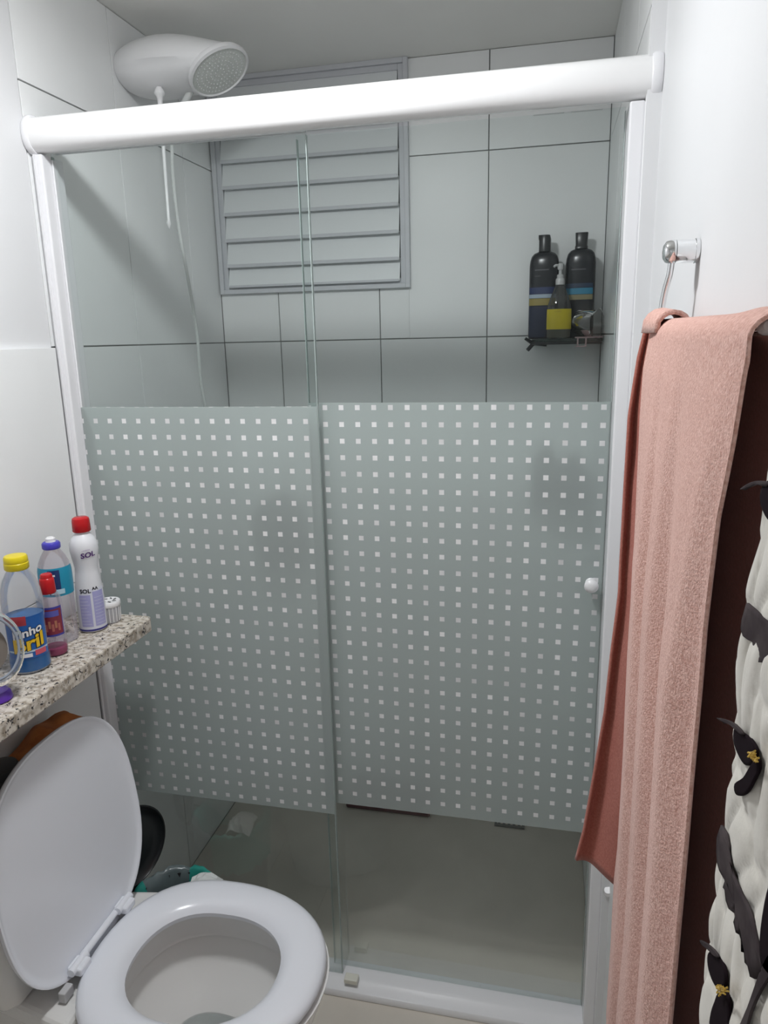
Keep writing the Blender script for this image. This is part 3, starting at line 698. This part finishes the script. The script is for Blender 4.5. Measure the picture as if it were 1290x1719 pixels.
# bowl: outside, rim and inside
b = MB()
o_ = [(.30, .56, .105, 0.0006), (.29, .57, .115, .02), (.27, .55, .11, .14), (.235, .57, .125, .24), (.215, .615, .165, .33), (.208, .634, .184, .385), (.207, .640, .190, .405)]
rings = [egg(x0, x1, hw, z=z, yc=TY-.006) for x0, x1, hw, z in o_]
i_ = [(.250, .600, .150, .4065), (.260, .592, .142, .400), (.260, .590, .140, .350), (.264, .586, .136, .345), (.252, .600, .150, .342), (.262, .585, .140, .315), (.300, .530, .10, .255), (.340, .47, .055, .215), (.36, .45, .035, .19)]
rings += [egg(x0, x1, hw, z=z, yc=TY-.008) for x0, x1, hw, z in i_]
b.loft(rings); b.build('bowl', CERAM, toi, origin=(.42, TY, .2))
b = MB(); b.loft([egg(.330, .480, .062, z=.2262), egg(.328, .482, .064, z=.228)]); b.build('water', glassy('water', (.9, .92, .92), .01, 1), toi, origin=(.4, TY, .23))
# rear shelf of the bowl + tank
b = MB(); b.loft([[(x, TY+y, z) for x, y in ((.02, -.12), (.24, -.16), (.24, .16), (.02, .12))] for z in (.36, .402)]); b.build('bowl_ledge', CERAM, toi, smooth=False, bevel=.012, bseg=3, origin=(.13, TY, .38))
b = MB(); b.loft([[(x, TY+y, z) for x, y in ((.022, -.10), (.245, -.10), (.245, .10), (.022, .10))] for z in (.0006, .37)]); b.build('trap_housing', CERAM, toi, smooth=False, bevel=.02, bseg=3, origin=(.13, TY, .2))
b = MB(); b.loft([[(x, TY+y*s, z) for x, y in ((.014, -.17), (.12, -.17), (.137, -.15), (.137, .135), (.12, .155), (.014, .155))] for z, s in ((.403, .92), (.44, .97), (.735, 1))]); b.build('tank', CERAM, toi, smooth=True, bevel=.008, bseg=3, origin=(.08, TY, .4))
b = MB(); b.loft([[(x, TY+y, z) for x, y in ((.012, -.178), (.126, -.178), (.145, -.155), (.145, .140), (.126, .163), (.012, .163))] for z in (.7355, .757)]); b.build('tank_lid', CERAM, toi, smooth=True, bevel=.006, bseg=3, origin=(.08, TY, .75))
# lid, tilted back
th = .1112; cth, sth = math.cos(th), math.sin(th)
def lidring(a, bb, off, hc=.1765, n=72, k=2.6):
    r = []
    for j in range(n):
        t_ = 2*PI*j/n; st, c_ = math.sin(t_), math.cos(t_)
        h = hc+bb*math.copysign(abs(c_)**(2/k), c_); yy = -.3897+a*math.copysign(abs(st)**(2/k), st)*(1-.014*c_)
        r.append((.195-h*sth+off*cth, yy, .45+h*cth+off*sth))
    return r
b = MB()
b.loft([lidring(.150, .170, -.019), lidring(.178, .200, -.018), lidring(.190, .2115, -.012), lidring(.1939, .2156, -.003), lidring(.1939, .2156, .0015),
        lidring(.1905, .212, .002), lidring(.188, .2095, -.001), lidring(.178, .199, -.0045), lidring(.150, .168, -.0065), lidring(.09, .10, -.0078)])
b.build('lid', SEATM, toi, origin=(.17, TY, .62), autosm=60)
# hinges
for yy in (-.318, -.462):
    b = MB(); b.box((.193, yy-.016, SZ-.004), (.222, yy+.016, SZ+.012)); hinge = b.build('hinge', SEATM, toi, smooth=False, bevel=.004, bseg=3, origin=(.2, yy, SZ))
    b = MB(); b.tube([(.206, yy-.022, SZ+.008), (.206, yy+.022, SZ+.008)], .0075, 16); b.build('hinge_pin', SEATM, hinge, origin=(.2, yy, SZ))
b = MB(); b.tube([(.200, -.445, SZ+.004), (.200, -.335, SZ+.004)], .0065, 12); b.build('hinge_bar', SEATM, toi, origin=(.2, TY, SZ))
for yy in (-.318, -.50):
    MB().box((.198, yy-.012, .4065), (.212, yy+.012, SZ-.006)).build('seat_bumper', mat('grey_rubber', (.5, .5, .51), .5), toi, smooth=False, bevel=.002, origin=(.2, yy, .42))

# cloth on the tank
b = MB(); rows = []
for i in range(15):
    u = i/14; row = []
    for j in range(25):
        v = j/24
        y = lerp(-.380, -.222, v); x = lerp(.03, .128, u)
        h = .010+.042*(math.sin(PI*v)**.5)*(math.sin(PI*u)**.6)*(.55+.6*v)+.010*noise.noise(Vector((u*4, v*4, 1)))+.003*math.sin(v*15+u*5)*math.sin(PI*u)
        if u > .97 or u < .03 or v < .02 or v > .98: h = .003
        row.append((x+.003*math.sin(v*9), y+.006*math.sin(u*9), .7585+max(h, .002)))
    rows.append(row)
b.grid(rows)
tag(b.build('cleaning_cloth', vary(mat('orange_brown_cloth', (.42, .13, .03), .8), (.34, .10, .025), (.50, .17, .045), 30, bump=.4, bscale=250), solid=.003, origin=(.1, -.33, .76), autosm=180), 'crumpled orange-brown cloth lying on the toilet tank under the granite slab', 'cloth')
c = Vector((.080, -.440, .7585)); t = thing('dark_round_lid', 'dark grey oval pot on the toilet tank, cut by the left border', 'pot', c)
b = MB(); b.lathe([(.030, 0), (.034, .004), (.036, .030), (.034, .032)], c=c, n=30, sx=.8); b.build('pot_body', DGREY, t, origin=c)
b = MB(); b.lathe([(.038, .032), (.039, .036), (.036, .042), (.018, .045)], c=c, n=30, sx=.8); b.build('pot_lid', DGREY, t, origin=c)

# ================================================================ WASTE BIN
c = Vector((.214, -.152, 0)); bi = thing('waste_bin', 'round bin lined with a teal bag, its black lid open, behind the toilet', 'bin', c)
b = MB(); b.lathe([(.072, .0006), (.078, .004), (.090, .297), (.092, .302), (.088, .302), (.076, .02)], c=c, n=40); b.build('bin_body', DGREY, bi, origin=c)
# lid standing open, hinged at the wall side
TEAL = mat('teal_bag', (.03, .30, .25), .35)
TEALG = glassy('thin_grey_teal_bag', (.42, .52, .52), .25, 1.2, haze=(.40, (.35, .44, .46)))
b = MB(); rings = []
def crk(j, k): return .004*noise.noise(Vector((math.cos(j/48*2*PI)*3, math.sin(j/48*2*PI)*3, k*.7)))+.002*math.sin(j*2.7+k)
for k, (r, z) in enumerate([(.095, .20), (.098, .25), (.100, .285), (.1005, .309), (.096, .315), (.088, .310), (.083, .28), (.078, .23)]):
    rings.append([c+Vector(((r+crk(j, k))*math.cos(2*PI*j/48), (r+crk(j, k))*math.sin(2*PI*j/48), z+2*crk(j, k+9))) for j in range(48)])
b.loft(rings, cap0=False, cap1=False)
bag = b.build('bin_bag', [TEAL, TEALG], bi, origin=c, autosm=180)
for p in bag.data.polygons:
    ctr = p.center; a = math.degrees(math.atan2(ctr.y, ctr.x)) % 360
    p.material_index = 1 if 95 < a < 165 else 0
b = MB(); rows = []
for i in range(9):
    row = []
    for j in range(9):
        u, v = i/8-.5, j/8-.5
        row.append(c+Vector((.050+u*.062, .038+v*.07, .308+.028*(1-4*(u*u+v*v)*.5)+.012*noise.noise(Vector((u*7, v*7, 3))))))
    rows.append(row)
b.grid(rows); tag(b.build('crumpled_paper', mat('white_tissue', (.72, .75, .74), .9), smooth=False, solid=.002, origin=c), 'crumpled white tissue on top of the full waste bin', 'tissue')
lc = Vector((.100, -.130, .402)); nr = Vector((.93, -.36, .05)).normalized(); lu = Vector((0, 0, 1)).cross(nr).normalized(); lv_ = nr.cross(lu)
b = MB(); b.loft([[lc+nr*d+(lu*math.cos(2*PI*j/44)+lv_*math.sin(2*PI*j/44))*r for j in range(44)] for r, d in ((.056, -.020), (.085, -.014), (.094, -.004), (.0955, .004), (.092, .005), (.088, -.001), (.066, -.006), (.03, -.008))])
b.build('bin_lid', BLACKP, bi, origin=lc, autosm=60)
b = MB(); b.box((.096, -.178, .282), (.112, -.118, .306)); b.build('lid_hinge', BLACKP, bi, smooth=False, bevel=.003, origin=(.105, -.15, .295))

# ================================================================ TOWEL HOLDER
th_ = thing('towel_holder', 'chrome towel holder on the right wall, round mount with curved rod', 'towel holder', (XR, -.46, 1.594))
def xl(prof, c, n=32):
    return [[(c[0]-d, c[1]+r*math.cos(2*PI*j/n), c[2]+r*math.sin(2*PI*j/n)) for j in range(n)] for r, d in prof]
cm = (XR-.0004, -.462, 1.5935)
b = MB(); b.loft(xl([(.0130, 0), (.0135, .002), (.0135, .004), (.0126, .0045), (.0126, .024)], cm)); b.build('mount', CHROME, th_, origin=cm)
b = MB(); b.loft(xl([(.0124, .0245), (.0129, .025), (.0129, .0295), (.0115, .0345), (.007, .0375), (.003, .038)], cm)); b.build('mount_cap', CHROME, th_, origin=cm)
XRD = 1.122
rp = [Vector((XRD, -.462, 1.586)), Vector((XRD-.001, -.461, 1.570)), Vector((XRD-.004, -.455, 1.552)), Vector((XRD-.006, -.452, 1.532)), Vector((XRD-.006, -.458, 1.520)), Vector((XRD-.006, -.475, 1.511)), Vector((XRD-.006, -.52, 1.509)), Vector((XRD-.006, -.65, 1.5075)), Vector((XRD-.007, -.80, 1.507)), at(1287, 547, 'x', XRD-.008)]
sp3 = smoothpath(rp, 5); b = MB(); b.tube(sp3, [.0036]*(len(sp3)-2)+[.0036, .003], 14); b.build('rod', CHROME, th_, origin=cm)
b = MB(); e_ = rp[-1]; b.tube([e_+Vector((0, .004, 0)), e_+Vector((0, .001, 0)), e_-Vector((0, .003, 0)), e_-Vector((0, .006, 0))], [.0045, .0055, .0055, .003], 14); b.build('rod_tip', WPLAS, th_, origin=e_, label='rounded pale rod tip')

# ================================================================ TOWEL
tw = thing('bath_towel', 'thick pink terry towel draped over the chrome towel holder', 'towel', (1.11, -.7, 1.51))
YL = -.47; YRm = -.925
xf = 1.094
leftx = [(at(px, py, 'y', YL).z, at(px, py, 'y', YL).x) for px, py in ((1096, 545), (1081, 620), (1075, 700), (1069, 850), (1061, 1000), (1055, 1100), (1048, 1250), (1040, 1400), (1032, 1475), (1025, 1600), (1019, 1719))]
hem = [(at(px, py, 'x', xf).z, at(px, py, 'x', xf).y) for px, py in ((1284, 548), (1262, 620), (1240, 740), (1214, 870), (1190, 1060), (1172, 1260), (1160, 1400), (1147, 1540), (1130, 1719))]
_fk = [(0, 1.094), (.035, 1.0955), (.095, 1.0780), (.20, 1.0800), (.33, 1.0900), (.42, 1.0975), (.470, 1.0815), (.56, 1.0800), (.66, 1.0895), (.705, 1.0755), (.82, 1.0765), (.92, 1.088), (1, 1.0817)]
def _sm(x): return sum(interp(_fk, x+d*.006) for d in (-2, -1, 0, 1, 2))/5
FOLDS = [(k/120, _sm(k/120)) for k in range(121)]
b = MB(); rows = []
NZ, NY = 190, 230
for i in range(NZ+1):
    s = i/NZ
    # starts behind the rod, climbs over it and falls in front
    if s < .06:
        a = PI*(1-s/.06); zc_ = 1.5015; z = zc_+.012*math.sin(a); xo = .013*math.cos(a)*-1; front = (1-math.cos(PI-a))/2
        a = s/.06*PI; z = 1.502+.0125*math.sin(a); xo = .013*math.cos(a); front = (1-math.cos(a))/2
    else:
        z = 1.502-(s-.06)/.94*(1.502-.62); xo = -.013; front = 1
    row = []
    lx = interp(leftx, z); hy_ = interp(hem, z) if z < 1.49 else interp(hem, 1.49)
    depth = max(0, min(1, (1.50-z)/.25))
    for j in range(NY+1):
        v = j/NY                       # 0 = hem near camera, 1 = far left edge
        y = lerp(hy_, YL, v)
        vs_ = v + .012*math.sin(z*9) + .010*noise.noise(Vector((z*6, 1, 2)))
        prof_x = interp(FOLDS, vs_)
        flat_x = lerp(xf, 1.0817, v)
        xb_ = lerp(flat_x, prof_x, depth) + (lx-1.0817)*v**1.2
        fold = 0
        hemroll = -.0025*math.exp(-(v/.012)**2)
        nz_ = .0016*noise.noise(Vector((y*14, z*5, 3)))
        pile = 0
        xx = (lerp(XRD-.006, xb_+.013, front)+xo if front < 1 else xb_) + (fold+hemroll)*front + nz_ + pile
        zz = z + (.003*math.exp(-((v-.10)/.10)**2)+.005*v)*(1-abs(2*front-1) if front < 1 else 0)*1.0
        if front >= 1: zz = z
        row.append((xx, y+.003*noise.noise(Vector((z*9, v*3, 5))), zz))
    rows.append(row)
b.grid(rows); b.build('front_flap', TERRY, tw, solid=.0022, origin=(xf, -.7, 1.5), autosm=180)
# back flap, wall side
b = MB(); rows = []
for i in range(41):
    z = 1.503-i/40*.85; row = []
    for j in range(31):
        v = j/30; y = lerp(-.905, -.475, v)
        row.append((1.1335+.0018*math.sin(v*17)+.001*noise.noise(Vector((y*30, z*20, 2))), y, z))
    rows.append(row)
b.grid(rows); b.build('back_flap', TERRY_SHADE, tw, solid=.005, origin=(1.13, -.7, 1.5), autosm=180, label='back half against the wall, coloured darker for its shade')
# corner of an inner layer swinging out on the far side
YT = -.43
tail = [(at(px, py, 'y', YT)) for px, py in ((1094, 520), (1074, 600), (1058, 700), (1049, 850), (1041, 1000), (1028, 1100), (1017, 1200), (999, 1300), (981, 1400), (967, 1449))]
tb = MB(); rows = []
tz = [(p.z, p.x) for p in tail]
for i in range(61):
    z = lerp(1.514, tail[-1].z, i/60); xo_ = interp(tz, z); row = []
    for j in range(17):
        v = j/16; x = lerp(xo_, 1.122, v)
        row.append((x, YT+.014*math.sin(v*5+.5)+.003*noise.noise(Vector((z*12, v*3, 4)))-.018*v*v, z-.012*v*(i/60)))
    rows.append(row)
tb.grid(rows); tb.build('inner_flap', TERRY_SHADE, tw, solid=.005, origin=(1.09, YT, 1.2), autosm=180, label='smooth inner layer with hanging corner, terracotta darkened for shade')
# small rolled collar of towel round the rod bend
b = MB(); rows = []
for i in range(9):
    a = PI*i/8; row = []
    for j in range(15):
        v = j/14; y = lerp(-.545, -.455, v)
        row.append((XRD-.006+.016*math.cos(a)*(1+.2*v), y, 1.511+(.015+.005*v)*math.sin(a)-(.006 if i in (0, 8) else 0)))
    rows.append(row)
b.grid(rows); b.build('folded_collar', TERRY, tw, solid=.005, origin=(1.11, -.5, 1.5), autosm=180)

# ================================================================ QUILTED COVER
qt = thing('quilted_cover', 'white quilted cover with dark flowers hanging at the right border', 'cover', (1.12, -1.2, 1.3))
XQ = 1.083
QM = vary(mat('white_quilt_fabric', (.66, .64, .60), .6, sheen=.2), (.64, .61, .55), (.74, .71, .65), 25, bump=.3, bscale=180)
edge = [(at(px, py, 'x', XQ).z, at(px, py, 'x', XQ).y) for px, py in ((1296, 700), (1281, 780), (1271, 876), (1257, 985), (1259, 1018), (1246, 1056), (1237, 1108), (1233, 1162), (1226, 1250), (1214, 1351), (1204, 1430), (1193, 1505), (1186, 1569), (1172, 1658), (1174, 1714))]
top_y = edge[0][1]
def qx(y, z, ey):
    d_ = max(0, ey-y)                    # distance in from the free edge
    roll = .030*math.exp(-d_/.012)
    # leaf-like puffs between stitch lines
    c_, s_ = math.cos(.35), math.sin(.35)
    yy, zz = y*c_+z*s_, -y*s_+z*c_
    ds, _p = noise.voronoi(Vector((yy/.021+.25*math.sin(zz*60), zz/.055, 0.5)))
    puff = min(1, (ds[1]-ds[0])/.40)**.5
    return XQ+roll-.0040*puff+.002*noise.noise(Vector((y*12, z*12, 9)))
b = MB(); rows = []; NQ, MQ = 260, 130
for i in range(NQ+1):
    z = lerp(1.60, .95, i/NQ); ey = interp(edge, z)+.020
    if z > 1.43: ey -= (z-1.43)*.25
    row = []
    for j in range(MQ+1):
        v = (j/MQ)**1.3; y = lerp(ey, -1.36, v)
        row.append((qx(y, z, ey), y, z))
    rows.append(row)
b.grid(rows); b.build('quilt_face', QM, qt, origin=(XQ, -1.2, 1.3), solid=.002, autosm=180)
b = MB(); rows = []
for i in range(41):
    z = lerp(1.60, .95, i/40); ey = interp(edge, z)+.020
    if z > 1.43: ey -= (z-1.43)*.25
    rows.append([(XQ+.030, ey, z), (XQ+.046, ey-.006, z), (XQ+.057, ey-.03, z), (XQ+.057, -1.36, z)])
b.grid(rows); b.build('quilt_backing', QM, qt, origin=(XQ+.04, -1.2, 1.3), solid=.002, autosm=180)
DARKP = mat('dark_brown_print', (.012, .007, .010), .9, spec=.1); GREYP = vary(mat('brown_grey_print', (.06, .05, .052), .9, spec=.1), (.042, .033, .036), (.075, .062, .064), 60)
def applique(name, pix, m, lift=.0048, lab=None, gp=None):
    """flat print piece lying on the quilt, outline given where it is seen"""
    P_ = [at(px, py, 'x', XQ-lift) for px, py in pix]
    cx_ = sum((p for p in P_), Vector())/len(P_)
    b = MB(); K = 5; n = len(P_)
    rings = [[cx_.lerp(p, (k+1)/K) for p in P_] for k in range(K)]
    vs = [cx_]+[p for r in rings for p in r]; fs = [(0, 1+j, 1+(j+1) % n) for j in range(n)]
    for k in range(K-1):
        for j in range(n): fs.append((1+k*n+j, 1+(k+1)*n+j, 1+(k+1)*n+(j+1) % n, 1+k*n+(j+1) % n))
    b.add(vs, fs); return b.build(name, m, qt, solid=.0012, origin=cx_, autosm=180, label=lab)
def dense(pts, k=3):
    out = []; n = len(pts)
    for i in range(n):
        p0, p1, p2, p3 = [Vector((*pts[(i+q) % n], 0)) for q in (-1, 0, 1, 2)]
        for q in range(k):
            t = q/k; r = .5*((2*p1)+(-p0+p2)*t+(2*p0-5*p1+4*p2-p3)*t*t+(-p0+3*p1-3*p2+p3)*t**3); out.append((r.x, r.y))
    return out
# petals
applique('petal', dense([(1284, 815), (1300, 808), (1305, 870), (1292, 872), (1281, 850), (1279, 832)]), DARKP)
applique('petal', dense([(1236, 1222), (1246, 1228), (1262, 1240), (1272, 1256), (1271, 1270), (1262, 1284), (1252, 1283), (1241, 1265), (1234, 1243)]), DARKP)
applique('petal', dense([(1275, 1272), (1277, 1290), (1268, 1310), (1258, 1328), (1246, 1336), (1237, 1332), (1236, 1316), (1250, 1306), (1260, 1290), (1268, 1278)]), DARKP)
applique('petal', dense([(1194, 1598), (1206, 1602), (1216, 1616), (1221, 1638), (1219, 1656), (1210, 1662), (1200, 1650), (1192, 1628), (1190, 1608)]), DARKP)
applique('petal', dense([(1208, 1668), (1222, 1665), (1226, 1690), (1225, 1730), (1208, 1736), (1194, 1724), (1196, 1700), (1202, 1682)]), DARKP)
# curling leaf tips reaching past the edge
applique('leaf_tip', dense([(1246, 820), (1262, 810), (1278, 807), (1292, 810), (1292, 815), (1278, 812), (1262, 816), (1248, 822)], 2), GREYP, lift=.0058)
applique('leaf_tip', dense([(1205, 1205), (1220, 1208), (1236, 1216), (1250, 1232), (1244, 1232), (1228, 1217), (1212, 1210)], 2), GREYP, lift=.0058)
applique('leaf_tip', dense([(1177, 1578), (1188, 1584), (1200, 1594), (1208, 1606), (1202, 1606), (1190, 1594), (1180, 1586)], 2), GREYP, lift=.0058)
# jagged grey leaves
applique('jagged_leaf', [(1256, 1012), (1270, 1024), (1282, 1036), (1300, 1050), (1300, 1122), (1288, 1122), (1284, 1112), (1276, 1112), (1274, 1098), (1268, 1092), (1266, 1078), (1258, 1074), (1250, 1068), (1246, 1056), (1248, 1040)], GREYP)
applique('jagged_leaf', [(1213, 1385), (1222, 1400), (1226, 1420), (1226, 1440), (1234, 1470), (1247, 1500), (1258, 1520), (1266, 1545), (1272, 1575), (1279, 1610), (1281, 1630), (1270, 1644), (1262, 1640), (1258, 1622), (1253, 1616), (1253, 1600), (1247, 1598), (1245, 1570), (1238, 1566), (1234, 1548), (1236, 1534), (1226, 1526), (1221, 1512), (1219, 1494), (1216, 1490), (1221, 1474), (1222, 1468), (1210, 1462), (1206, 1448), (1205, 1430), (1206, 1405)], GREYP)
applique('jagged_leaf', dense([(1290, 1500), (1300, 1490), (1300, 1625), (1286, 1626), (1279, 1605), (1280, 1560)]), DARKP)
applique('branch', dense([(1283, 1622), (1296, 1600), (1305, 1620), (1280, 1660), (1262, 1700), (1250, 1740), (1238, 1740), (1246, 1718), (1258, 1690), (1272, 1650)], 2), GREYP)
def stamens(px, py, ang, n=16):
    b = MB(); random.seed(px)
    for k in range(n):
        a = ang+random.uniform(-.9, .9); r = random.uniform(5, 13); sx_ = random.uniform(-8, 8)
        q0 = at(px+sx_*math.cos(ang+PI/2), py+sx_*math.sin(ang+PI/2), 'x', XQ-.0062); q1 = at(px+sx_*math.cos(ang+PI/2)+r*math.cos(a), py+sx_*math.sin(ang+PI/2)+r*math.sin(a), 'x', XQ-.0080)
        b.tube([q0, (q0+q1)/2+Vector((-.0006, 0, 0)), q1], [.00022, .00022, .0004], 5)
    b.build('stamens', GOLD, qt, origin=at(px, py, 'x', XQ-.01), label='gold stamens')
stamens(1268, 1266, 2.6); stamens(1262, 1272, -.5, 12); stamens(1214, 1660, 2.8); stamens(1212, 1664, -.4, 12)
# slim wall batten the cover hangs from (outside the frame)
b = MB(); b.box((XR-.010, -1.34, 1.575), (XR-.0006, -1.14, 1.597)); tag(b.build('hanging_rail', ALU, smooth=False, bevel=.002, origin=(XR-.005, -1.24, 1.586)), 'white batten on the right wall behind the top of the quilted cover', 'rail')

# ================================================================ CEILING LAMP (outside the frame)
cl = thing('ceiling_lamp', 'round flat white ceiling lamp in front of the shower', 'lamp', (LAMP.x, LAMP.y, ZC))
b = MB(); b.lathe([(.10, -.0006), (.105, -.010), (.105, -.040), (.098, -.046), (.092, -.042), (.092, -.020)], c=(LAMP.x, LAMP.y, ZC), n=40); b.build('lamp_housing', WPLAS, cl, origin=(LAMP.x, LAMP.y, ZC))
